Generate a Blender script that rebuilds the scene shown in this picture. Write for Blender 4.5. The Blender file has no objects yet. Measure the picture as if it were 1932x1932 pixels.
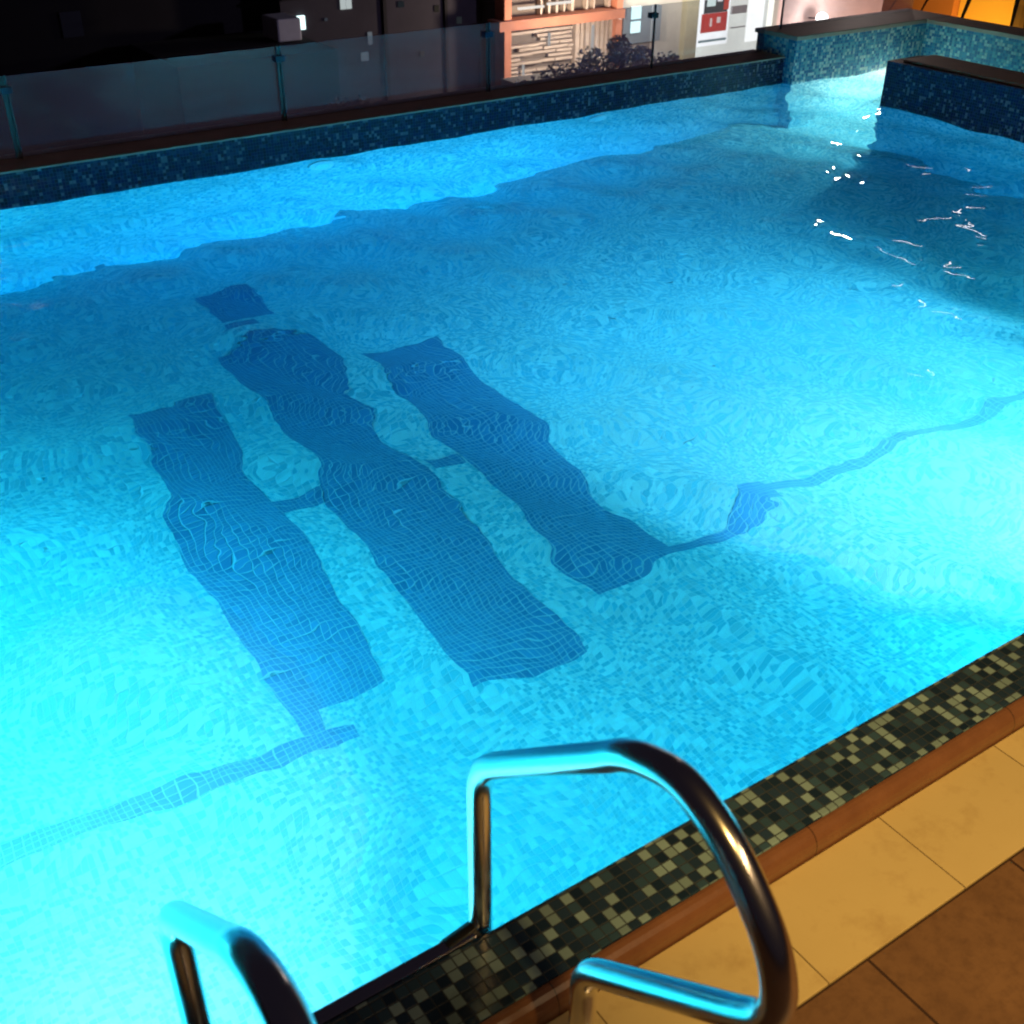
import bpy, bmesh, math, random
import numpy as np
from mathutils import Vector, Matrix
SC = bpy.context.scene
COL = SC.collection
R = math.radians

# ------------------------------------------------------------------ camera
CAM = Vector((0.0, 0.0, 1.8))
def make_camera():
    yaw, pitch, roll = R(34.109), R(32.407), R(0.37)
    sy, cy, sp, cp = math.sin(yaw), math.cos(yaw), math.sin(pitch), math.cos(pitch)
    f = Vector((sy*cp, cy*cp, -sp)); r = Vector((cy, -sy, 0)); u = r.cross(f)
    r2 = r*math.cos(roll) + u*math.sin(roll)
    u2 = -r*math.sin(roll) + u*math.cos(roll)
    cd = bpy.data.cameras.new('camera'); co = bpy.data.objects.new('camera', cd); COL.objects.link(co)
    m = Matrix((r2, u2, -f)).transposed().to_4x4(); m.translation = CAM
    co.matrix_world = m
    cd.sensor_width = 36; cd.lens = 36*2148.6/1932
    cd.clip_start = 0.02; cd.clip_end = 1000
    cd.dof.use_dof = True; cd.dof.focus_distance = 4.5; cd.dof.aperture_fstop = 7.5
    SC.camera = co
make_camera()

# ------------------------------------------------------------------ world, exposure
W = bpy.data.worlds.new('World'); SC.world = W; W.use_nodes = True
wn = W.node_tree.nodes; bgn = wn.get('Background') or wn.new('ShaderNodeBackground')
bgn.inputs['Color'].default_value = (0.62, 0.5, 0.85, 1)
bgn.inputs['Strength'].default_value = 0.012
SC.view_settings.view_transform = 'Standard'
try: SC.view_settings.look = 'None'
except Exception: pass
SC.view_settings.exposure = 0.0; SC.view_settings.gamma = 1
cy = SC.cycles
cy.use_denoising = True
try:
    cy.denoiser = 'OPENIMAGEDENOISE'; cy.denoising_input_passes = 'RGB_ALBEDO_NORMAL'
except Exception: pass
cy.volume_bounces = 0; cy.pixel_filter_type = 'BLACKMAN_HARRIS'; cy.filter_width = 2.0
cy.max_bounces = 10; cy.diffuse_bounces = 4; cy.glossy_bounces = 5; cy.transmission_bounces = 8
cy.transparent_max_bounces = 12
cy.caustics_refractive = True; cy.caustics_reflective = False
cy.sample_clamp_indirect = 4.0; cy.blur_glossy = 0.5

# ------------------------------------------------------------------ lights
def lamp(name, kind, loc, aim, energy, color, **kw):
    l = bpy.data.lights.new(name, kind); l.energy = energy; l.color = color
    for k, v in kw.items(): setattr(l, k, v)
    o = bpy.data.objects.new(name, l); COL.objects.link(o); o.location = loc
    if aim is not None:
        o.rotation_euler = (Vector(aim)-Vector(loc)).to_track_quat('-Z', 'Y').to_euler()
    return o
POOLC = (0.10, 1.0, 0.95)
def pool_lamp(loc, aim, e, spot=150, blend=1.0, col=POOLC):
    return lamp('pool_lamp', 'SPOT', loc, aim, e, col, spot_size=R(spot), spot_blend=blend, shadow_soft_size=0.09)
HOT = (1.0, 1.0, 0.88)
def pool_glow(loc, e, col=POOLC):
    return lamp('pool_lamp', 'POINT', loc, None, e, col, shadow_soft_size=0.06)
pool_glow((0.02, 1.18, -0.42), 440)
pool_lamp((0.02, 1.16, -0.42), (0.20, 1.80, -1.1), 12500, 64, 1.0, HOT)
pool_lamp((0.02, 1.16, -0.42), (0.0, 2.9, -1.0), 650, 110)
pool_glow((3.95, 1.18, -0.42), 300)
pool_lamp((3.95, 1.16, -0.42), (3.68, 1.85, -1.1), 9500, 60, 1.0, HOT)
pool_lamp((3.95, 1.16, -0.42), (3.80, 2.75, -1.1), 3300, 72, 1.0, (0.6, 1.0, 0.95))
pool_glow((6.2, 1.18, -0.42), 120)  # added fill for the dim right end of the pool
pool_glow((-0.60, 3.0, -0.42), 240)
pool_lamp((7.80, 5.80, -0.38), (7.0, 6.02, -0.45), 330, 150, 1.0, (1.0, 0.93, 0.72))
# warm flood lamp over the deck, behind the photographer
lamp('deck_lamp', 'SPOT', (0.55, -1.5, 4.0), (2.85, 0.75, 0.1), 690, (1.0, 0.62, 0.18), spot_size=R(57), spot_blend=.6, shadow_soft_size=0.12)
lamp('rail_fill_light', 'AREA', (1.6, -1.7, 3.0), (0.9, 0.8, 0.3), 20, (1.0, 0.66, 0.34), size=1.6, size_y=0.16, shape='RECTANGLE')  # added soft warm light, unseen: streaks on the rails, fill on the legs
# lamps on the far terraces, whose glints lie on the water
lamp('terrace_lamp', 'AREA', (12.9, 8.87, 3.05), (4, 3, 0), .45, (1.0, 0.88, 0.84), size=0.32, size_y=0.07, shape='RECTANGLE')
lamp('terrace_lamp', 'POINT', (14.84, 12.5, 3.04), None, 90, (1.0, 0.80, 0.70), shadow_soft_size=0.06)
# warm lamp that lights the wall behind the end of the pool
lamp('wall_lamp', 'POINT', (11.0, 7.4, -0.9), None, 260, (1.0, 0.50, 0.06), shadow_soft_size=0.1)

# ------------------------------------------------------------------ helpers
def nodes(m):
    m.use_nodes = True; nt = m.node_tree; nt.nodes.clear()
    out = nt.nodes.new('ShaderNodeOutputMaterial')
    return nt, out
def N(nt, t, **kw):
    n = nt.nodes.new(t)
    for k, v in kw.items(): setattr(n, k, v)
    return n
def L(nt, a, b): nt.links.new(a, b)
def M2(nt, op, a, b=None, c=None):
    n = N(nt, 'ShaderNodeMath', operation=op)
    for i, v in enumerate((a, b, c)):
        if v is None: continue
        if isinstance(v, (int, float)): n.inputs[i].default_value = v
        else: L(nt, v, n.inputs[i])
    return n.outputs[0]
def MIX(nt, f, a, b):
    n = N(nt, 'ShaderNodeMix', data_type='RGBA')
    for s, v in ((n.inputs[0], f), (n.inputs[6], a), (n.inputs[7], b)):
        if isinstance(v, (int, float)): s.default_value = v
        elif isinstance(v, tuple): s.default_value = (*v[:3], 1)
        else: L(nt, v, s)
    return n.outputs[2]
def NOISE(nt, vec, scale, detail=3, rough=.5):
    n = N(nt, 'ShaderNodeTexNoise'); n.inputs['Scale'].default_value = scale
    n.inputs['Detail'].default_value = detail; n.inputs['Roughness'].default_value = rough
    L(nt, vec, n.inputs['Vector']); return n.outputs['Fac']
def BSDF(nt, out, col, rough=.5, metal=0, bump=None, bs=.2, bd=.002, spec=None, emis=None, es=0):
    p = N(nt, 'ShaderNodeBsdfPrincipled')
    if isinstance(col, tuple): p.inputs['Base Color'].default_value = (*col[:3], 1)
    else: L(nt, col, p.inputs['Base Color'])
    if isinstance(rough, (int, float)): p.inputs['Roughness'].default_value = rough
    else: L(nt, rough, p.inputs['Roughness'])
    p.inputs['Metallic'].default_value = metal
    if spec is not None: p.inputs['Specular IOR Level'].default_value = spec
    if emis is not None:
        if isinstance(emis, tuple): p.inputs['Emission Color'].default_value = (*emis[:3], 1)
        else: L(nt, emis, p.inputs['Emission Color'])
        p.inputs['Emission Strength'].default_value = es
    if bump is not None:
        b = N(nt, 'ShaderNodeBump'); b.inputs['Strength'].default_value = bs; b.inputs['Distance'].default_value = bd
        L(nt, bump, b.inputs['Height']); L(nt, b.outputs[0], p.inputs['Normal'])
    L(nt, p.outputs[0], out.inputs['Surface']); return p
def mat_plain(name, col, rough=.6, metal=0, nscale=0, namt=.25, **kw):
    m = bpy.data.materials.new(name); nt, out = nodes(m)
    c = col
    if nscale:
        tc = N(nt, 'ShaderNodeTexCoord').outputs['Object']
        f = NOISE(nt, tc, nscale, 5, .6)
        c = MIX(nt, f, tuple(v*(1-namt) for v in col), tuple(min(1, v*(1+namt)) for v in col))
    BSDF(nt, out, c, rough, metal, **kw); return m
def mat_emit(name, col, s):
    m = bpy.data.materials.new(name); nt, out = nodes(m)
    e = N(nt, 'ShaderNodeEmission'); e.inputs[0].default_value = (*col, 1); e.inputs[1].default_value = s
    L(nt, e.outputs[0], out.inputs['Surface']); return m
def mat_mosaic(name, pal, pitch=.0215, grout=(.3, .3, .3), gw=.08, rough=.25, off=(0, 0), var=.12, bump=True, dirt=0):
    """square glass mosaic laid in metres of UV; pal = [(share, colour), ...]"""
    m = bpy.data.materials.new(name); nt, out = nodes(m)
    uv = N(nt, 'ShaderNodeUVMap', uv_map='UVMap').outputs[0]
    sx = N(nt, 'ShaderNodeSeparateXYZ'); L(nt, uv, sx.inputs[0])
    u = M2(nt, 'DIVIDE', M2(nt, 'ADD', sx.outputs[0], off[0]+50*pitch*40), pitch)
    v = M2(nt, 'DIVIDE', M2(nt, 'ADD', sx.outputs[1], off[1]+50*pitch*40), pitch)
    cu, cv = M2(nt, 'FLOOR', u), M2(nt, 'FLOOR', v)
    cb = N(nt, 'ShaderNodeCombineXYZ'); L(nt, cu, cb.inputs[0]); L(nt, cv, cb.inputs[1])
    wn_ = N(nt, 'ShaderNodeTexWhiteNoise', noise_dimensions='3D'); L(nt, cb.outputs[0], wn_.inputs['Vector'])
    cr = N(nt, 'ShaderNodeValToRGB'); cr.color_ramp.interpolation = 'CONSTANT'
    L(nt, wn_.outputs['Value'], cr.inputs[0])
    els = cr.color_ramp.elements; acc = 0
    tot = sum(p[0] for p in pal)
    for i, (w, c) in enumerate(pal):
        if i < 2: e = els[i]; e.position = acc/tot
        else: e = els.new(acc/tot)
        e.color = (*c, 1); acc += w
    sp = N(nt, 'ShaderNodeSeparateColor'); L(nt, wn_.outputs['Color'], sp.inputs[0])
    hv = N(nt, 'ShaderNodeHueSaturation'); L(nt, cr.outputs[0], hv.inputs['Color'])
    L(nt, M2(nt, 'MULTIPLY_ADD', sp.outputs[1], 2*var, 1-var), hv.inputs['Value'])
    def edge(x):
        f = M2(nt, 'FRACT', x); return M2(nt, 'MINIMUM', f, M2(nt, 'SUBTRACT', 1, f))
    e = M2(nt, 'MINIMUM', edge(u), edge(v))
    g = M2(nt, 'SUBTRACT', 1, M2(nt, 'SMOOTH_MIN', M2(nt, 'DIVIDE', e, gw), 1, .15))
    g = M2(nt, 'MINIMUM', M2(nt, 'MAXIMUM', M2(nt, 'MULTIPLY', g, 2.2), 0), 1)
    col = MIX(nt, g, hv.outputs[0], grout)
    if dirt:
        f = NOISE(nt, uv, 3.0, 4, .6)
        col = MIX(nt, M2(nt, 'MULTIPLY', f, dirt), col, tuple(c*.4 for c in grout))
    rg = M2(nt, 'MULTIPLY_ADD', g, .5, rough)
    BSDF(nt, out, col, rg, 0, bump=M2(nt, 'SUBTRACT', 1, g) if bump else None, bs=.6, bd=.0015)
    return m

def mesh_obj(name, bm, mats, parent=None, smooth=False):
    me = bpy.data.meshes.new(name); bm.normal_update(); bm.to_mesh(me); bm.free()
    for m in (mats if isinstance(mats, (list, tuple)) else [mats]): me.materials.append(m)
    if smooth:
        for p in me.polygons: p.use_smooth = True
    o = bpy.data.objects.new(name, me); COL.objects.link(o)
    if parent is not None: o.parent = parent
    return o
def uvbox(bm):
    uvl = bm.loops.layers.uv.get('UVMap') or bm.loops.layers.uv.new('UVMap')
    bm.normal_update()
    for f in bm.faces:
        n = f.normal; a = max(range(3), key=lambda i: abs(n[i]))
        for l in f.loops:
            c = l.vert.co
            l[uvl].uv = (c.y, c.z) if a == 0 else ((c.x, c.z) if a == 1 else (c.x, c.y))
def box(bm, x0, x1, y0, y1, z0, z1, mi=0, bev=0):
    b2 = bmesh.new()
    bmesh.ops.create_cube(b2, size=1, matrix=Matrix.Translation(((x0+x1)/2, (y0+y1)/2, (z0+z1)/2)) @ Matrix.Diagonal((x1-x0, y1-y0, z1-z0, 1)))
    if bev: bmesh.ops.bevel(b2, geom=b2.edges[:], offset=bev, segments=2, affect='EDGES', profile=.6)
    for f in b2.faces: f.material_index = mi
    me = bpy.data.meshes.new('t'); b2.to_mesh(me); b2.free(); bm.from_mesh(me); bpy.data.meshes.remove(me)
def boxobj(name, d, mat, parent=None, bev=0):
    bm = bmesh.new()
    for q in (d if isinstance(d, list) else [d]): box(bm, *q, bev=bev)
    uvbox(bm); return mesh_obj(name, bm, mat, parent)
def tag(o, label=None, cat=None, group=None, kind=None):
    if label: o['label'] = label
    if cat: o['category'] = cat
    if group: o['group'] = group
    if kind: o['kind'] = kind
    return o
def empty(name, loc=(0, 0, 0)):
    o = bpy.data.objects.new(name, None); COL.objects.link(o); o.location = loc; o.empty_display_size = .1; return o
def under(o, root):                     # parent, keeping world coordinates of the mesh
    o.parent = root; o.matrix_parent_inverse = Matrix.Translation(root.location).inverted(); return o
def extrude_profile(name, prof, x0, x1, mat, parent=None, smooth=False):
    """prof = closed (y,z) outline swept along X"""
    bm = bmesh.new()
    a = [bm.verts.new((x0, y, z)) for y, z in prof]; b = [bm.verts.new((x1, y, z)) for y, z in prof]
    n = len(prof)
    for i in range(n): bm.faces.new((a[i], a[(i+1) % n], b[(i+1) % n], b[i]))
    bm.faces.new(a[::-1]); bm.faces.new(b)
    bmesh.ops.recalc_face_normals(bm, faces=bm.faces); uvbox(bm)
    return mesh_obj(name, bm, mat, parent, smooth)
def tube(bm, pts, r, seg=20, cap=True):
    pts = [Vector(p) for p in pts]; rings = []; n = len(pts)
    prev = None
    for i, p in enumerate(pts):
        t = (pts[min(i+1, n-1)]-pts[max(i-1, 0)]).normalized()
        if prev is None:
            ref = Vector((1, 0, 0)) if abs(t.x) < .9 else Vector((0, 1, 0))
            s = (ref - t*ref.dot(t)).normalized()
        else: s = (prev - t*prev.dot(t)).normalized()
        prev = s; q = t.cross(s)
        rr = r[i] if isinstance(r, (list, tuple)) else r
        rings.append([bm.verts.new(p + s*math.cos(2*math.pi*k/seg)*rr + q*math.sin(2*math.pi*k/seg)*rr) for k in range(seg)])
    for i in range(n-1):
        for k in range(seg):
            bm.faces.new((rings[i][k], rings[i][(k+1) % seg], rings[i+1][(k+1) % seg], rings[i+1][k]))
    if cap: bm.faces.new(rings[0][::-1]); bm.faces.new(rings[-1])
def fillet(pts, rad):
    """round the inner corners of a polyline"""
    out = [Vector(pts[0])]
    for i in range(1, len(pts)-1):
        p, a, b = Vector(pts[i]), Vector(pts[i-1]), Vector(pts[i+1])
        r = rad[i] if isinstance(rad, dict) and i in rad else (rad if not isinstance(rad, dict) else 0)
        if not r: out.append(p); continue
        da, db = (a-p).normalized(), (b-p).normalized()
        for k in range(9):
            t = k/8; out.append((p+da*r)*(1-t)**2 + p*2*t*(1-t) + (p+db*r)*t*t)
    out.append(Vector(pts[-1])); return out
def catmull(P, n=8):
    P = [Vector(p) for p in P]; P = [P[0]*2-P[1]]+P+[P[-1]*2-P[-2]]; out = []
    for i in range(1, len(P)-2):
        for k in range(n):
            t = k/n; a, b, c, d = P[i-1:i+3]
            out.append(.5*((2*b)+(c-a)*t+(2*a-5*b+4*c-d)*t*t+(3*b-a-3*c+d)*t**3))
    out.append(P[-2]); return out
def cyl(bm, c, r, h, axis='Z', seg=24):
    a = {'X': Vector((1, 0, 0)), 'Y': Vector((0, 1, 0)), 'Z': Vector((0, 0, 1))}[axis]
    tube(bm, [Vector(c)-a*h/2, Vector(c)+a*h/2], r, seg)

# ------------------------------------------------------------------ materials
LT, MD = (.56, .80, .78), (.19, .53, .61)
m_floor = mat_mosaic('pool_floor_mosaic', [(.42, LT), (.20, (.34, .62, .66)), (.38, MD)], pitch=.0175, grout=(.55, .75, .78), gw=.06, off=(.003, .006))
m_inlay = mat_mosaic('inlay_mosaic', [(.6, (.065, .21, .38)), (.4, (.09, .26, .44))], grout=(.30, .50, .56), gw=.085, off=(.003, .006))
m_wallmos = mat_mosaic('navy_wall_mosaic', [(.42, (.007, .006, .028)), (.30, (.012, .010, .05)), (.17, (.035, .04, .08)), (.11, (.14, .15, .17))], pitch=.0175, grout=(.02, .035, .06), gw=.07, rough=.25)
m_spamos = mat_mosaic('lit_teal_mosaic', [(.28, (.03, .14, .28)), (.32, (.06, .26, .38)), (.22, (.18, .45, .50)), (.18, (.5, .66, .62))], grout=(.16, .26, .28), gw=.07, rough=.25)  # lighter palette: the corner lamp's glow is put into the colour
m_uwall = mat_mosaic('underwater_wall_mosaic', [(.45, LT), (.2, (.34, .64, .66)), (.35, MD)], grout=(.5, .7, .75), gw=.06)
m_edge = mat_mosaic('pool_edge_mosaic', [(.26, (.016, .038, .08)), (.24, (.028, .06, .12)), (.22, (.05, .11, .18)), (.28, (.29, .44, .50))], pitch=.0225, grout=(.04, .055, .075), gw=.07, rough=.22, off=(0, .0063), var=.18, dirt=.25)
def mat_nosing():
    m = bpy.data.materials.new('brown_stone'); nt, out = nodes(m)
    tc = N(nt, 'ShaderNodeTexCoord').outputs['Object']; sx = N(nt, 'ShaderNodeSeparateXYZ'); L(nt, tc, sx.inputs[0])
    f = M2(nt, 'FRACT', M2(nt, 'DIVIDE', M2(nt, 'ADD', sx.outputs[0], 40*.61-1.33), .61))
    g = M2(nt, 'LESS_THAN', M2(nt, 'MINIMUM', f, M2(nt, 'SUBTRACT', 1, f)), .0017)
    n1 = NOISE(nt, tc, 11, 6, .65); n2 = NOISE(nt, tc, 90, 4, .7); n3 = NOISE(nt, tc, 4, 3, .6)
    c = MIX(nt, n1, (.16, .065, .035), (.36, .17, .09)); c = MIX(nt, M2(nt, 'MULTIPLY', n2, .5), c, (.14, .06, .04)); c = MIX(nt, g, c, (.04, .02, .015))
    BSDF(nt, out, c, M2(nt, 'MULTIPLY_ADD', n3, .5, .08), bump=M2(nt, 'MULTIPLY_ADD', g, -2, n2), bs=.35, bd=.001); return m
m_nosing = mat_nosing()
m_cope = mat_plain('coping_stone', (.44, .30, .21), .45, nscale=7, namt=.35)
m_steel = mat_plain('polished_steel', (.84, .81, .79), .2, 1)
m_dark = mat_plain('black_rubber', (.012, .012, .014), .45)
m_white = mat_plain('white_plastic', (.85, .88, .88), .35)

def mat_tile():
    m = bpy.data.materials.new('cream_tile'); nt, out = nodes(m)
    uv = N(nt, 'ShaderNodeUVMap', uv_map='UVMap').outputs[0]
    sx = N(nt, 'ShaderNodeSeparateXYZ'); L(nt, uv, sx.inputs[0])
    u = M2(nt, 'DIVIDE', M2(nt, 'ADD', sx.outputs[0], .365*40-1.14), .365)
    f = M2(nt, 'FRACT', u); e = M2(nt, 'MULTIPLY', M2(nt, 'MINIMUM', f, M2(nt, 'SUBTRACT', 1, f)), .365)
    g = M2(nt, 'LESS_THAN', e, .0012)
    n1 = NOISE(nt, uv, 5, 4, .6); n2 = NOISE(nt, uv, 160, 2, .7)
    c = MIX(nt, n1, (.70, .55, .27), (.80, .64, .34))
    sp = M2(nt, 'GREATER_THAN', n2, .74)
    c = MIX(nt, M2(nt, 'MULTIPLY', sp, .4), c, (.4, .26, .12))
    c = MIX(nt, g, c, (.12, .07, .035))
    # slab to slab tone, stains
    wn_ = N(nt, 'ShaderNodeTexWhiteNoise', noise_dimensions='1D'); L(nt, M2(nt, 'FLOOR', u), wn_.inputs['W'])
    hs = N(nt, 'ShaderNodeHueSaturation'); L(nt, c, hs.inputs['Color']); L(nt, M2(nt, 'MULTIPLY_ADD', wn_.outputs['Value'], .16, .90), hs.inputs['Value'])
    n3 = NOISE(nt, uv, 9, 6, .7); st = M2(nt, 'MULTIPLY', M2(nt, 'MAXIMUM', M2(nt, 'SUBTRACT', n3, .52), 0), 2.2)
    c = MIX(nt, st, hs.outputs[0], (.42, .27, .12))
    n4 = NOISE(nt, uv, 3.5, 3, .5)
    BSDF(nt, out, c, M2(nt, 'MULTIPLY_ADD', n4, .7, .02), bump=M2(nt, 'MULTIPLY_ADD', g, -1, M2(nt, 'MULTIPLY', n2, .25)), bs=.5)
    return m
m_tile = mat_tile()
def mat_slab():
    m = bpy.data.materials.new('brown_slab'); nt, out = nodes(m)
    uv = N(nt, 'ShaderNodeUVMap', uv_map='UVMap').outputs[0]
    sx = N(nt, 'ShaderNodeSeparateXYZ'); L(nt, uv, sx.inputs[0])
    def ed(s, pitch, off):
        f = M2(nt, 'FRACT', M2(nt, 'DIVIDE', M2(nt, 'ADD', s, pitch*40+off), pitch))
        return M2(nt, 'MULTIPLY', M2(nt, 'MINIMUM', f, M2(nt, 'SUBTRACT', 1, f)), pitch)
    e = M2(nt, 'MINIMUM', ed(sx.outputs[0], .40, -1.235), ed(sx.outputs[1], .40, -.70))
    g = M2(nt, 'LESS_THAN', e, .003)
    n1 = NOISE(nt, uv, 6, 6, .65); n2 = NOISE(nt, uv, 34, 5, .7)
    c = MIX(nt, n1, (.12, .06, .035), (.29, .16, .085))
    c = MIX(nt, M2(nt, 'MULTIPLY', M2(nt, 'MAXIMUM', M2(nt, 'SUBTRACT', n2, .45), 0), 2.0), c, (.10, .05, .03))
    c = MIX(nt, g, c, (.05, .025, .018))
    BSDF(nt, out, c, .5, bump=M2(nt, 'MULTIPLY_ADD', g, -1, n2), bs=.5)
    return m
m_slab = mat_slab()
def mat_water():
    m = bpy.data.materials.new('water'); nt, out = nodes(m)
    g = N(nt, 'ShaderNodeBsdfGlass'); g.inputs['IOR'].default_value = 1.333; g.inputs['Roughness'].default_value = 0
    L(nt, g.outputs[0], out.inputs['Surface'])
    v = N(nt, 'ShaderNodeVolumeAbsorption'); v.inputs['Color'].default_value = (.14, .745, .93, 1); v.inputs['Density'].default_value = .72
    sc_ = N(nt, 'ShaderNodeVolumeScatter'); sc_.inputs['Color'].default_value = (.85, 1, 1, 1); sc_.inputs['Density'].default_value = .06; sc_.inputs['Anisotropy'].default_value = .5
    ad = N(nt, 'ShaderNodeAddShader'); L(nt, v.outputs[0], ad.inputs[0]); L(nt, sc_.outputs[0], ad.inputs[1])
    L(nt, ad.outputs[0], out.inputs['Volume'])
    return m
def mat_glass():
    m = bpy.data.materials.new('balustrade_glass'); nt, out = nodes(m)
    fr = N(nt, 'ShaderNodeFresnel'); fr.inputs[0].default_value = 1.5
    t = N(nt, 'ShaderNodeBsdfTransparent'); t.inputs[0].default_value = (.93, .95, .97, 1)
    g = N(nt, 'ShaderNodeBsdfGlossy'); g.inputs['Roughness'].default_value = .06
    tc = N(nt, 'ShaderNodeTexCoord').outputs['Object']
    n = NOISE(nt, tc, 2.5, 5, .6)
    d = N(nt, 'ShaderNodeBsdfTranslucent'); d.inputs[0].default_value = (.62, .56, .80, 1)
    a = N(nt, 'ShaderNodeMixShader'); L(nt, M2(nt, 'MULTIPLY', M2(nt, 'MULTIPLY', fr.outputs[0], 1.5), M2(nt, 'SUBTRACT', 1, N(nt, 'ShaderNodeNewGeometry').outputs['Backfacing'])), a.inputs[0]); L(nt, t.outputs[0], a.inputs[1]); L(nt, g.outputs[0], a.inputs[2])
    b = N(nt, 'ShaderNodeMixShader'); L(nt, M2(nt, 'MULTIPLY_ADD', n, .22, .06), b.inputs[0]); L(nt, a.outputs[0], b.inputs[1]); L(nt, d.outputs[0], b.inputs[2])
    L(nt, b.outputs[0], out.inputs['Surface']); return m
m_water = mat_water(); m_glass = mat_glass()

# ------------------------------------------------------------------ pool basin
D = -1.10
pf = boxobj('pool_floor', (-1.0, 8.3, .8, 6.4, D-.3, D), m_floor); tag(pf, kind='structure')
def sheet(name, poly, mat, parent, z=D+.001, th=.004):
    bm = bmesh.new(); bm.faces.new([bm.verts.new((x, y, z)) for x, y in poly]); uvbox(bm)
    return mesh_obj(name, bm, mat, parent)
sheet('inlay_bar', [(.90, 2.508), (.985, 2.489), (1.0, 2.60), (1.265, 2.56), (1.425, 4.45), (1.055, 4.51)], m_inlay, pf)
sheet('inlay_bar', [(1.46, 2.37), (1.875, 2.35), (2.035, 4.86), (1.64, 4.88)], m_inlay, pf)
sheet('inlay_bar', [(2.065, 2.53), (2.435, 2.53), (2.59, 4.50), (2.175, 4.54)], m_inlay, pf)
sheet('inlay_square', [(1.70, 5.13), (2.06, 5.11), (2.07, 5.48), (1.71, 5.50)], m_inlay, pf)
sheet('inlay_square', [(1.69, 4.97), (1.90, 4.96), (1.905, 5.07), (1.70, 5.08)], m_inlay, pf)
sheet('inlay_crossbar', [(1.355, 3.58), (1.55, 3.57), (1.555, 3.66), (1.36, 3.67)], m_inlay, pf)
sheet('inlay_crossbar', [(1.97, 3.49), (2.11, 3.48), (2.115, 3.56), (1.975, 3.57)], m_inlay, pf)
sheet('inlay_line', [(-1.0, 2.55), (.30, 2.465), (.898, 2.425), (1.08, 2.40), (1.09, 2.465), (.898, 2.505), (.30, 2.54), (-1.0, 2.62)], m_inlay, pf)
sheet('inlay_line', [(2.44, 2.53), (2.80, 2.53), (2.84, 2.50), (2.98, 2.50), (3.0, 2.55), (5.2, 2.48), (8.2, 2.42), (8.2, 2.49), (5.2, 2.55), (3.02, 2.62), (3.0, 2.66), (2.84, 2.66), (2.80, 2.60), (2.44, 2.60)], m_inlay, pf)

def wall(name, d, z0, z1, mat_top, label, cat, cope=None, zc=.03, group=None):
    """solid wall: underwater face pale, face above the water dark, stone on top"""
    x0, x1, y0, y1 = d
    root = empty(name, ((x0+x1)/2, (y0+y1)/2, z0))
    tag(root, label, cat, group)
    under(boxobj('mosaic_facing', (x0, x1, y0, y1, -.02, z1), mat_top), root)
    under(boxobj('submerged_facing', (x0+.0, x1-.0, y0+.0, y1-.0, z0, -.021), m_uwall), root)
    if cope:
        cx0, cx1, cy0, cy1 = cope
        under(boxobj('coping', (cx0, cx1, cy0, cy1, z1+.001, z1+zc), m_cope, bev=.004), root)
    return root
wall('pool_wall', (-1.0, 6.50, 6.12, 6.42), D-.3, .170, m_wallmos, 'low navy mosaic wall running under the glass balustrade', 'wall', (-1.0, 6.50, 6.112, 6.44), .012)
wall('pool_wall', (6.502, 8.15, 6.03, 6.42), D-.3, .300, m_spamos, 'taller blue mosaic wall with brown coping behind the lit corner water', 'wall', (6.49, 8.17, 6.015, 6.44), .03)
wall('pool_wall', (7.90, 8.15, .9, 6.028), D-.3, .300, m_spamos, 'pale blue mosaic end wall below the orange lit wall', 'wall', (7.885, 8.17, .9, 6.012), .03)
wall('pool_divider', (6.54, 6.90, .9, 5.24), D-.3, .290, m_wallmos, 'dark navy mosaic block wall with brown top beside the lit gap', 'wall', (6.60, 6.915, .9, 5.16), .015)
wl = wall('pool_wall', (-1.3, -.75, .9, 6.42), D-.3, .1, m_wallmos, 'left side wall of the pool', 'wall')
# near edge: mosaic border, nosing, wall below
edge = empty('pool_edge', (2.5, 1.0, 0)); tag(edge, 'dark green and cream mosaic border along the near side of the pool', 'pool edge')
under(boxobj('mosaic_border', (-1.3, 8.1, .946, 1.082, .02, .12), m_edge, bev=.003), edge)
under(boxobj('submerged_facing', (-1.0, 8.1, .80, 1.078, D-.3, .019), m_uwall), edge)
prof = [(.944, .02), (.944, .118), (.938, .1185), (.930, .116), (.922, .110), (.916, .101), (.9125, .09), (.9115, .02)]
under(extrude_profile('stone_nosing', prof, -1.3, 8.1, m_nosing, smooth=False), edge)
tag(boxobj('cream_tile_path', (-4, 12, .702, .9095, .02, .070), m_tile, bev=.0015), kind='structure')
tag(boxobj('terrace_floor', (-8, 12, -7, .7005, -.2, .066), m_slab), kind='structure')

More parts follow.
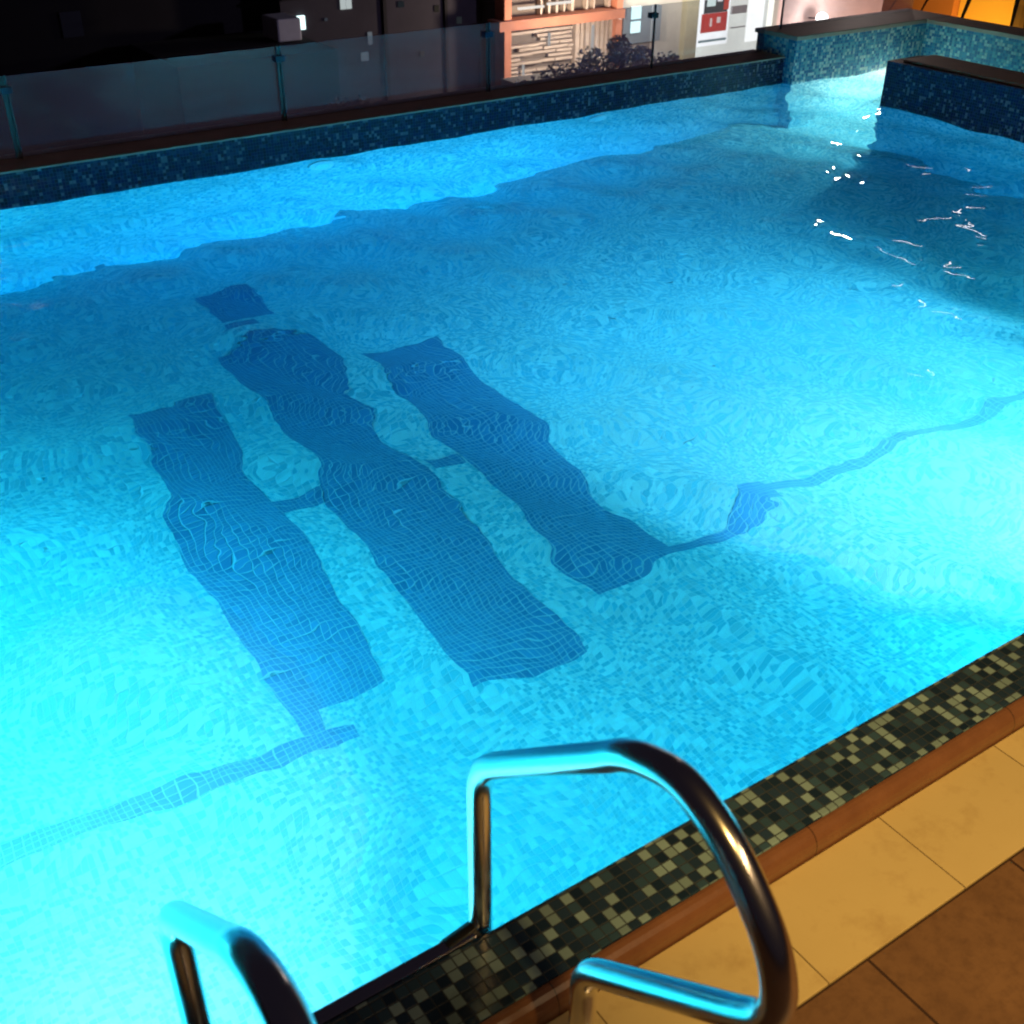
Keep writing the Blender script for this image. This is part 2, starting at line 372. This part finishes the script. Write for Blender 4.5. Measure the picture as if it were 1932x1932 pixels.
# ------------------------------------------------------------------ water
def make_water():
    x0, x1, y0, y1 = -.9, 8.0, 1.0, 6.25
    step = .0125
    nx, ny = int((x1-x0)/step), int((y1-y0)/step)
    xs = np.linspace(x0, x1, nx); ys = np.linspace(y0, y1, ny)
    X, Y = np.meshgrid(xs, ys)
    rng = np.random.RandomState(11)
    Z = np.zeros_like(X)
    def band(n, l0, l1, slope, d0=None, ds=None):
        nonlocal Z
        for i in range(n):
            lam = math.exp(rng.uniform(math.log(l0), math.log(l1))); k = 2*math.pi/lam
            th = rng.uniform(0, 2*math.pi) if d0 is None else rng.normal(d0, ds)
            ph = rng.uniform(0, 2*math.pi)
            a = slope/k*math.sqrt(2/n)
            Z += a*np.sin(k*(X*math.cos(th)+Y*math.sin(th)) + ph + .6*np.sin(X*1.3+Y*.9+i))
    band(16, .34, .80, .050)
    band(16, .34, .60, .035, R(70), .5)
    band(26, .13, .30, .019)
    band(30, .05, .12, .009)
    co = np.stack([X, Y, Z], -1).reshape(-1, 3)
    n = nx*ny
    # closed body: sides and bottom are buried in the basin
    idx = np.arange(n).reshape(ny, nx)
    q = np.stack([idx[:-1, :-1], idx[:-1, 1:], idx[1:, 1:], idx[1:, :-1]], -1).reshape(-1, 4)
    faces_top = q
    ring = np.concatenate([idx[0, :], idx[1:, -1], idx[-1, -2::-1], idx[-2:0:-1, 0]])
    lower = co[ring].copy(); lower[:, 2] = D-.1
    m = len(ring); li = n+np.arange(m)
    co = np.concatenate([co, lower])
    nxt = np.roll(np.arange(m), -1)
    side = np.stack([ring, li, li[nxt], ring[nxt]], -1)
    me = bpy.data.meshes.new('water')
    nf4 = len(faces_top)+len(side)
    loops = np.concatenate([faces_top.reshape(-1), side.reshape(-1), li[::-1]])
    starts = np.concatenate([np.arange(nf4)*4, [nf4*4]])
    me.vertices.add(len(co)); me.vertices.foreach_set('co', co.astype(np.float32).ravel())
    me.loops.add(len(loops)); me.loops.foreach_set('vertex_index', loops.astype(np.int32))
    me.polygons.add(len(starts)); me.polygons.foreach_set('loop_start', starts.astype(np.int32))
    sm = np.zeros(len(starts), bool); sm[:len(faces_top)] = True
    me.update(calc_edges=True); me.polygons.foreach_set('use_smooth', sm)
    me.materials.append(m_water)
    o = bpy.data.objects.new('water', me); COL.objects.link(o); tag(o, kind='structure')
make_water()

# fittings set in the far wall under the water
for k, (x, z, lb) in enumerate(((2.79, -.16, 'round pale fitting in the submerged wall, nearer the left'), (4.80, -.13, 'round pale fitting in the submerged wall, farther right'))):
    root = empty('pool_fitting', (x, 6.11, z)); tag(root, lb, 'pool fitting', 'round fittings in the far pool wall')
    bm = bmesh.new(); cyl(bm, (0, 0, 0), .075, .03, 'Y', 32); mesh_obj('flange', bm, m_white, root)
    bm = bmesh.new(); cyl(bm, (0, -.018, 0), .045, .012, 'Y', 24); mesh_obj('lens', bm, mat_plain('fitting_lens', (.7, .95, .95), .15), root)

# ------------------------------------------------------------------ ladder
S_ = .69/.666
def sc(y, z): return (y*S_, 1.8-(1.8-z)*S_)
def rail_path(X):
    arc = [sc(*p) for p in ((.775, .802), (.742, .832), (.700, .857), (.640, .873), (.573, .850), (.517, .803), (.481, .755), (.464, .700), (.474, .655), (.508, .618))]
    a = [Vector((X, y, z)) for y, z in arc]; b = catmull(a, 8)
    leg = [Vector((X, 1.108, -.85)), Vector((X, 1.108, sc(1.067, .540)[1])), b[0]]
    low = [b[-1], Vector((X, *sc(.790, .372))), Vector((X, .815, .0705))]
    p1 = fillet(leg, {1: .06}); p2 = fillet(low, {1: .045})
    return p1[:-1] + b + p2[1:]
def densify(P, d=.02):
    out = [P[0]]
    for a, b in zip(P, P[1:]):
        n = max(1, int((b-a).length/d))
        out += [a+(b-a)*(i+1)/n for i in range(n)]
    return out
ladder = empty('pool_ladder', (.44, 1.0, .07)); tag(ladder, 'polished stainless steel pool ladder with two curved grab rails at the near edge', 'pool ladder')
for X in (.1885, .69):
    bm = bmesh.new(); tube(bm, densify(rail_path(X)), .0212, 28)
    rl = under(mesh_obj('rail', bm, m_steel, smooth=True), ladder)
    bm = bmesh.new(); tube(bm, [(X, .815, .0705), (X, .815, .076), (X, .815, .082)], [.052, .050, .028], 32)
    f = under(mesh_obj('flange', bm, m_steel, smooth=False), ladder)
    s = -1 if X > .5 else 1
    bm = bmesh.new(); tube(bm, [(X+s*.075, 1.100, .10), (X+s*.01, 1.108, .10)], .022, 20)
    under(mesh_obj('rubber_bumper', bm, m_dark, smooth=False), ladder)
under(boxobj('tread', (.21, .668, 1.084, 1.112, .098, .119), m_steel, bev=.004), ladder)
for k, z in enumerate((-.18, -.43, -.68)):
    under(boxobj('tread', (.205, .672, 1.09, 1.16, z-.02, z), m_steel, bev=.004), ladder)

# ------------------------------------------------------------------ glass balustrade
YG = 6.335
joints = [-.2, 1.22, 2.69, 4.08, 5.41, 6.62]
bal = empty('glass_balustrade', (3.2, YG, .183)); tag(bal, 'clear glass balustrade of panels and clamped posts along the far pool wall', 'balustrade')
for i in range(5):
    a, b = joints[i]+.008, joints[i+1]-.008
    if i == 4: b = 6.49
    under(boxobj('glass_panel', (a, b, YG, YG+.010, .183, .580), m_glass, bev=.001), bal)
under(boxobj('glass_panel', (6.64, 8.10, YG, YG+.010, .331, .62), m_glass, bev=.001), bal)
m_fin = mat_plain('frosted_glass_strip', (.07, .06, .065), .35)
m_clamp_b = mat_plain('blue_clamp', (.012, .014, .04), .4)
m_clamp_d = mat_plain('dark_clamp', (.02, .02, .03), .4)
for i, x in enumerate(joints[1:]):
    zb = .183 if i < 4 else .331
    w = (.026, .022, .016, 0, 0)[i]
    zt = .575 if i < 4 else .70
    post = under(boxobj('post', (x-.005, x+.005, YG-.03, YG-.018, zb, zt+.015), m_clamp_d if i > 1 else m_fin, bev=.001), bal)
    if w: boxobj('glass_fin', (x-w, x-.0052, YG-.0175, YG-.009, zb, zt+.01), m_fin, post, bev=.001)
    cz = zt-.055 if i < 4 else zt-.05
    boxobj('clamp', (x-.034, x+.024, YG-.036, YG+.014, cz-.017, cz+.017), m_clamp_b if i < 3 else m_clamp_d, post, bev=.005)

# ------------------------------------------------------------------ city beyond
K = 3.0; YB = 60.0
def B(x, z): return K*x, 1.8-K*(1.8-z)
ZG = -17.0
tag(boxobj('ground', (-300, 400, 6.5, 500, ZG-1, ZG), mat_plain('asphalt', (.035, .035, .045), .8, nscale=.5)), kind='structure')
m_night = mat_plain('dark_render', (.016, .014, .016), .9, nscale=.6, namt=.4)
m_night2 = mat_plain('dark_plaster', (.04, .034, .045), .9, nscale=.5, namt=.4)
m_pale = mat_plain('pale_concrete', (.42, .40, .36), .85, nscale=.35, namt=.22)
m_terra = mat_plain('terracotta_band', (.52, .20, .12), .8, nscale=1.5, namt=.3)
m_slat = mat_plain('timber_slat', (.46, .38, .32), .75, nscale=2.5, namt=.4)
m_dk = mat_plain('dark_recess', (.17, .14, .12), .9)
m_win = mat_emit('lit_window', (.8, .95, 1.0), 1.3)
m_winb = mat_emit('blue_white_window', (.72, 1.0, 1.0), 2.2)
m_wind = mat_emit('dim_window', (.45, .52, .60), .22)
def bb(x0, x1, z0, z1, d0, d1):          # box given in facade units, depths in metres from the facade plane
    a, za = B(x0, z0); b, zb = B(x1, z1); return (a, b, YB+d0, YB+d1, max(za, ZG+.05) if z0 < -5 else za, zb)
# dark block far left
def building(name, label, loc): return tag(empty(name, loc), label, 'building')
b1 = building('apartment_building', 'unlit apartment block almost lost in the dark at the left', (15, YB, ZG))
under(boxobj('wall', bb(1.0, 9.6, -9, 2, 4, 14), m_night), b1)
for (x, z) in ((2.0, -1.6), (3.6, -1.7), (5.2, -1.6), (2.8, -2.6), (6.4, -2.3), (1.4, -2.5)):
    under(boxobj('window', bb(x, x+.35, z-.2, z+.2, 3.9, 4.02), mat_plain('unlit_window', (.05, .055, .07), .3)), b1)
b2 = building('apartment_building', 'dark block with a few small lit windows left of the timber facade', (33, YB, ZG))
under(boxobj('wall', bb(8.9, 13.15, -9, 2, 2, 12), m_night2), b2)
under(boxobj('ledge', [bb(8.9, 13.15, -1.12, -1.05, 1.6, 2.01)], m_night), b2)
for (x0, x1, z0, z1, m) in ((10.09, 10.19, -1.66, -1.49, m_win), (10.21, 10.31, -1.66, -1.50, m_win)):
    f = under(boxobj('window', bb(x0, x1, z0, z1, 1.9, 2.02), mat_emit('window_glow', (.75, .85, .85), .55)), b2)
f = under(boxobj('window', bb(9.20, 9.34, -1.93, -1.70, 1.85, 2.02), m_winb), b2)
f = under(boxobj('window', bb(10.62, 10.70, -2.32, -2.10, 1.9, 2.02), m_wind), b2)
f = under(boxobj('window', bb(10.45, 10.6, -2.6, -2.45, 1.9, 2.02), m_wind), b2)
for (x, z, w_, h_, c_, e_) in ((9.75, -1.78, .05, .05, (.6, .7, .9), .05), (11.3, -1.62, .12, .1, (.4, .5, .6), .03), (12.1, -1.75, .09, .12, (.6, .5, .4), .04), (12.6, -2.0, .1, .12, (.5, .6, .7), .03), (11.75, -2.55, .08, .1, (.7, .6, .5), .06), (9.5, -2.5, .07, .05, (.6, .7, .8), .05)):
    under(boxobj('window', bb(x, x+w_, z-h_, z, 1.9, 2.02), mat_emit('faint_window', c_, e_)), b2)
for q in (bb(8.9, 13.16, -1.42, -1.38, 1.7, 2.01), bb(10.95, 11.02, -9, 2, 1.8, 2.01), bb(12.3, 12.36, -9, 2, 1.8, 2.01)):
    under(boxobj('drain_pipe' if q[1]-q[0] < 1 else 'cornice', q, m_night), b2)
# grey roof tank
tk = boxobj('water_tank', bb(8.38, 8.83, -1.93, -1.56, -1, 1), mat_plain('grey_tank', (.55, .55, .56), .7, nscale=1.2), bev=.1)
tag(tk, 'grey box tank on a dark roof below the far skyline', 'water tank')
rf = boxobj('roof_block', bb(6.2, 9.0, -9, -1.94, -4, 3), m_night); tag(rf, 'low dark flat roofed house under the grey tank', 'building')
# low wall
lw = boxobj('low_wall', bb(11.9, 13.2, -9, -2.62, -9, -6), m_pale); tag(lw, 'small pale block house left of the shrubs, seen through the glass', 'house')
# timber / terracotta building
b3 = building('timber_house', 'timber slatted facade with terracotta frame, lit from below', (46, YB, ZG))
under(boxobj('wall', bb(13.27, 16.15, -9, 2, .6, 9), m_dk), b3)
fr = []
for x in (13.22, 16.0): fr.append(bb(x, x+.16, -9, 2, -.35, .7))
fr += [bb(13.05, 16.16, -2.20, -2.02, -.6, .7)]
under(boxobj('terracotta_frame', fr, m_terra), b3)
random.seed(4)
sl = []
z = -4.3
while z < -2.24:
    x = 13.42
    while x < 15.0:
        w = random.uniform(.25, .8); 
        if random.random() > .13: sl.append(bb(x, min(x+w, 15.0), z, z+.05, random.uniform(.0, .25), .5))
        x += w+.01
    z += .082
for x in np.arange(15.05, 16.0, .13): sl.append(bb(float(x), float(x)+random.uniform(.05, .1), -9, -2.21, .0, .4))
for x in np.arange(13.42, 16.0, .19):
    if random.random() > .3: sl.append(bb(float(x), float(x)+random.uniform(.03, .07), -2.0, 1.5, .1, .5))
under(boxobj('slatted_screen', sl, m_slat), b3)
tb = [bb(13.6, 14.2, -1.86, -1.82, -.2, .0), bb(14.3, 14.9, -1.83, -1.79, -.2, .0)]
for q in tb: under(boxobj('strip_light', q, mat_emit('strip_glow', (1, .93, .85), .9)), b3)
for q in (bb(14.35, 14.39, -2.6, -2.35, -.1, .0), bb(13.72, 13.76, -3.1, -2.9, -.1, 0), bb(15.45, 15.5, -3.0, -2.3, -.1, 0)):
    under(boxobj('strip_light', q, mat_emit('pale_glow', (1, .97, .9), .6)), b3)
# concrete building
b4 = building('concrete_building', 'pale concrete building with a blue lit window beside the shop', (54, YB, ZG))
under(boxobj('wall', bb(16.17, 18.32, -9, 2, .2, 9), m_pale), b4)
under(boxobj('pilaster', [bb(17.95, 18.30, -9, 2, -.3, .21)], mat_plain('olive_concrete', (.40, .38, .27), .85, nscale=.5)), b4)
under(boxobj('balcony', [bb(16.22, 17.25, -2.75, -2.05, -.25, .21)], mat_plain('blue_grey_panel', (.16, .20, .24), .6)), b4)
for z0, z1 in ((-2.26, -2.02), (-2.53, -2.31)):
    under(boxobj('window', bb(16.42, 16.66, z0, z1, -.36, -.24), m_winb), b4)
under(boxobj('wall_light', bb(16.05, 16.10, -2.22, -2.02, -.5, -.34), mat_emit('warm_white', (1, .9, .8), 1.6)), b4)
# shop
b5 = building('shop', 'brightly lit shop front with a red poster on white', (58, YB, ZG))
under(boxobj('wall', bb(18.34, 21.0, -9, 2, .5, 8), m_pale), b5)
m_disp = mat_emit('display_white', (1.0, .99, .95), 1.8)
m_disp2 = mat_emit('display_cream', (.92, .92, .84), 1.2)
under(boxobj('display_window', bb(18.36, 20.75, -3.9, 1.5, .2, .51), m_disp2), b5)
po = under(boxobj('poster', bb(18.40, 19.33, -3.02, 1.2, .06, .19), mat_emit('poster_white', (1, 1, 1), 1.6)), b5)
for q, c, s in ((bb(18.50, 19.26, -2.74, -2.35, .02, .055), (.85, .10, .08), .75), (bb(18.55, 19.24, -2.345, -2.06, .02, .055), (.12, .13, .13), .6),
                (bb(19.12, 19.27, -2.30, 1.0, .0, .04), (.85, .12, .08), .75), (bb(18.62, 18.86, -2.20, -1.7, -.03, .015), (.85, 1, .95), 1.1),
                (bb(18.92, 19.06, -2.12, -1.7, -.03, .015), (1, .95, .97), 1.1), (bb(18.46, 19.28, -2.94, -2.89, .02, .055), (.35, .5, .52), .6),
                (bb(18.75, 18.80, -2.62, -2.45, -.02, .015), (1, .8, .75), .9), (bb(18.95, 19.05, -2.56, -2.44, -.02, .015), (1, .8, .75), .9)):
    under(boxobj('poster_print', q, mat_emit('print', c, s)), po)
under(boxobj('white_panel', bb(19.92, 20.40, -3.05, 1.0, .05, .19), m_disp), b5)
for q in (bb(19.40, 19.85, -2.42, -2.26, .05, .19), bb(19.40, 19.9, -2.10, -2.06, .05, .19), bb(19.42, 19.86, -2.72, -2.70, .05, .19)):
    under(boxobj('shelf', q, mat_plain('grey_shelf', (.3, .3, .32), .6)), b5)
under(boxobj('counter', bb(18.5, 20.7, -3.6, -3.2, -.4, .18), mat_emit('counter_glow', (1, 1, .93), 1.1)), b5)
# pink lit wall to the right
b6 = building('pink_wall_building', 'pinkish rendered wall with a glaring white lamp on it', (70, YB, ZG))
under(boxobj('wall', bb(21.02, 30.0, -9, 2, 1.0, 9), mat_plain('pink_render', (.50, .36, .34), .85, nscale=.22, namt=.3)), b6)
fl = empty('flood_lamp', (B(22.25, -2.74)[0], YB-.2, B(22.25, -2.74)[1])); tag(fl, 'white flood lamp glaring on the pinkish wall', 'lamp')
bm = bmesh.new(); bmesh.ops.create_uvsphere(bm, u_segments=20, v_segments=12, radius=.42); mesh_obj('lamp_globe', bm, mat_emit('flood_glow', (1, .98, .93), 9), fl, True)
bm = bmesh.new(); tube(bm, [(0, 0, 0), (0, 1.2, -.1)], .06, 10); mesh_obj('bracket', bm, m_clamp_d, fl)
lamp('flood_light', 'POINT', (B(22.25, 0)[0], YB-1.6, B(0, -2.74)[1]), None, 1300, (1, .92, .84), shadow_soft_size=.4)
lamp('street_or_fill_light', 'POINT', (B(17.3, 0)[0], YB-3.5, B(0, -0.9)[1]), None, 2600, (1, .93, .80), shadow_soft_size=.4)
lamp('street_or_fill_light', 'POINT', (B(14.4, 0)[0], YB-4.5, B(0, -2.2)[1]), None, 3200, (1, .80, .60), shadow_soft_size=.4)
lamp('street_or_fill_light', 'POINT', (44, 38, -3), None, 3600, (.62, .55, 1.0), shadow_soft_size=.4)  # added violet light on the trees, standing in for haze on the glass
lamp('street_or_fill_light', 'POINT', (B(24.5, 0)[0], YB-5, B(0, -4.0)[1]), None, 3200, (1, .62, .42), shadow_soft_size=.4)

# neighbouring terrace with the orange wall
m_or = mat_plain('ochre_render', (.75, .52, .18), .8, nscale=1.2, namt=.12)
b7 = tag(empty('ochre_wall', (12.2, 7, -1.5)), 'orange lit rendered wall beyond the end of the pool', 'wall')
under(boxobj('wall_face', (12.0, 12.3, 1.0, 8.75, -3, .9), m_or), b7)
b8 = boxobj('brown_pillar', (11.9, 12.5, 8.76, 9.75, -3, .9), mat_plain('brown_render', (.38, .17, .11), .8, nscale=1.5)); tag(b8, 'brown pillar at the left end of the orange wall', 'pillar')
tag(boxobj('terrace_ground', (8.2, 12.0, 1, 10.2, -3.2, -3.0), m_slab), kind='structure')

# plants
def leafcloud(bm, c, rad, n, size, rng, flat=.8):
    for _ in range(n):
        d = Vector((rng.gauss(0, 1), rng.gauss(0, 1), rng.gauss(0, 1))).normalized()*rng.random()**.45
        p = Vector(c)+Vector((d.x*rad[0], d.y*rad[1], d.z*rad[2]))
        a = Vector((rng.gauss(0, 1), rng.gauss(0, 1), rng.gauss(0, flat))).normalized(); b = a.orthogonal().normalized()
        s = size*rng.uniform(.5, 1.3)
        v = [bm.verts.new(p+a*s), bm.verts.new(p+b*s*.45), bm.verts.new(p-a*s), bm.verts.new(p-b*s*.45)]
        bm.faces.new(v)
m_leaf = mat_plain('night_foliage', (.055, .06, .085), .7, nscale=1.3, namt=.6)  # purple haze of the glass is mixed into the leaf colour
m_bark = mat_plain('bark', (.09, .06, .045), .9)
rng = random.Random(7)
def tree(label, x20, ztop20, Y, r, hgt, group='trees beyond the glass'):
    k = Y/20; X = x20*k; zt = 1.8-k*(1.8-ztop20)
    root = empty('tree', (X, Y, ZG)); tag(root, label, 'tree', group)
    bm = bmesh.new(); h = zt-r*.9-ZG
    tube(bm, [(0, 0, 0), (.1, 0, h*.5), (0, .1, h)], [.3, .22, .12], 10)
    for a in range(5):
        t = a*1.3; tube(bm, [(0, 0, h*.7), (math.cos(t)*r*.5, math.sin(t)*r*.5, h+.3*r)], [.12, .04], 6)
    mesh_obj('trunk', bm, m_bark, root)
    bm = bmesh.new()
    for j in range(9):
        c = (rng.uniform(-1, 1)*r*.75, rng.uniform(-1, 1)*r*.6, h+r*.1+rng.uniform(-.6, .55)*r*hgt)
        q = r*rng.uniform(.3, .55); leafcloud(bm, c, (q, q, q*.8), 430, .15, rng)
    mesh_obj('crown', bm, m_leaf, root)
tree('rounded dark tree in front of the timber facade', 14.2, -2.75, 50, 2.6, 1.0)
tree('low dark shrubby tree between timber and concrete facades', 15.6, -2.95, 48, 2.6, .8)
tree('tall pointed dark tree in front of the concrete building', 16.3, -2.45, 52, 2.3, 1.3)
tree('low dark tree under the blue lit window', 17.2, -2.9, 50, 2.0, .9)
tree('dark tree behind the pale glass post', 13.2, -3.3, 47, 2.2, .8)
tree('faint tree low in the dark behind the second panel', 9.8, -3.2, 48, 2.6, .9)

# palm in front of the ochre wall
pr = empty('palm', (11.2, 7.42, -3)); tag(pr, 'dark palm trunk silhouetted against the orange wall', 'palm')
bm = bmesh.new(); tube(bm, [(0, 0, 0), (.02, .02, 1.2), (0, 0, 2.4), (.03, 0, 3.0), (0, .03, 4.0)], [.13, .10, .085, .10, .11], 14)
mesh_obj('trunk', bm, m_bark, pr)
bm = bmesh.new()
for k in range(14):
    a = k*2.4; L0 = 1.1+.3*rng.random(); prev = None
    for s in range(9):
        t = s/8; c = Vector((math.cos(a)*L0*t, math.sin(a)*L0*t, 3.75+.35*math.sin(t*2.4)-1.1*t*t)); w = .09*math.sin(math.pi*min(1, t+.08))+.01
        sd = Vector((-math.sin(a), math.cos(a), -.3))*w
        cur = (bm.verts.new(c+sd), bm.verts.new(c), bm.verts.new(c-sd))
        if prev:
            bm.faces.new((prev[0], prev[1], cur[1], cur[0])); bm.faces.new((prev[1], prev[2], cur[2], cur[1]))
        prev = cur
mesh_obj('fronds', bm, m_leaf, pr)
# neighbouring low parapet strip seen at the left through the glass
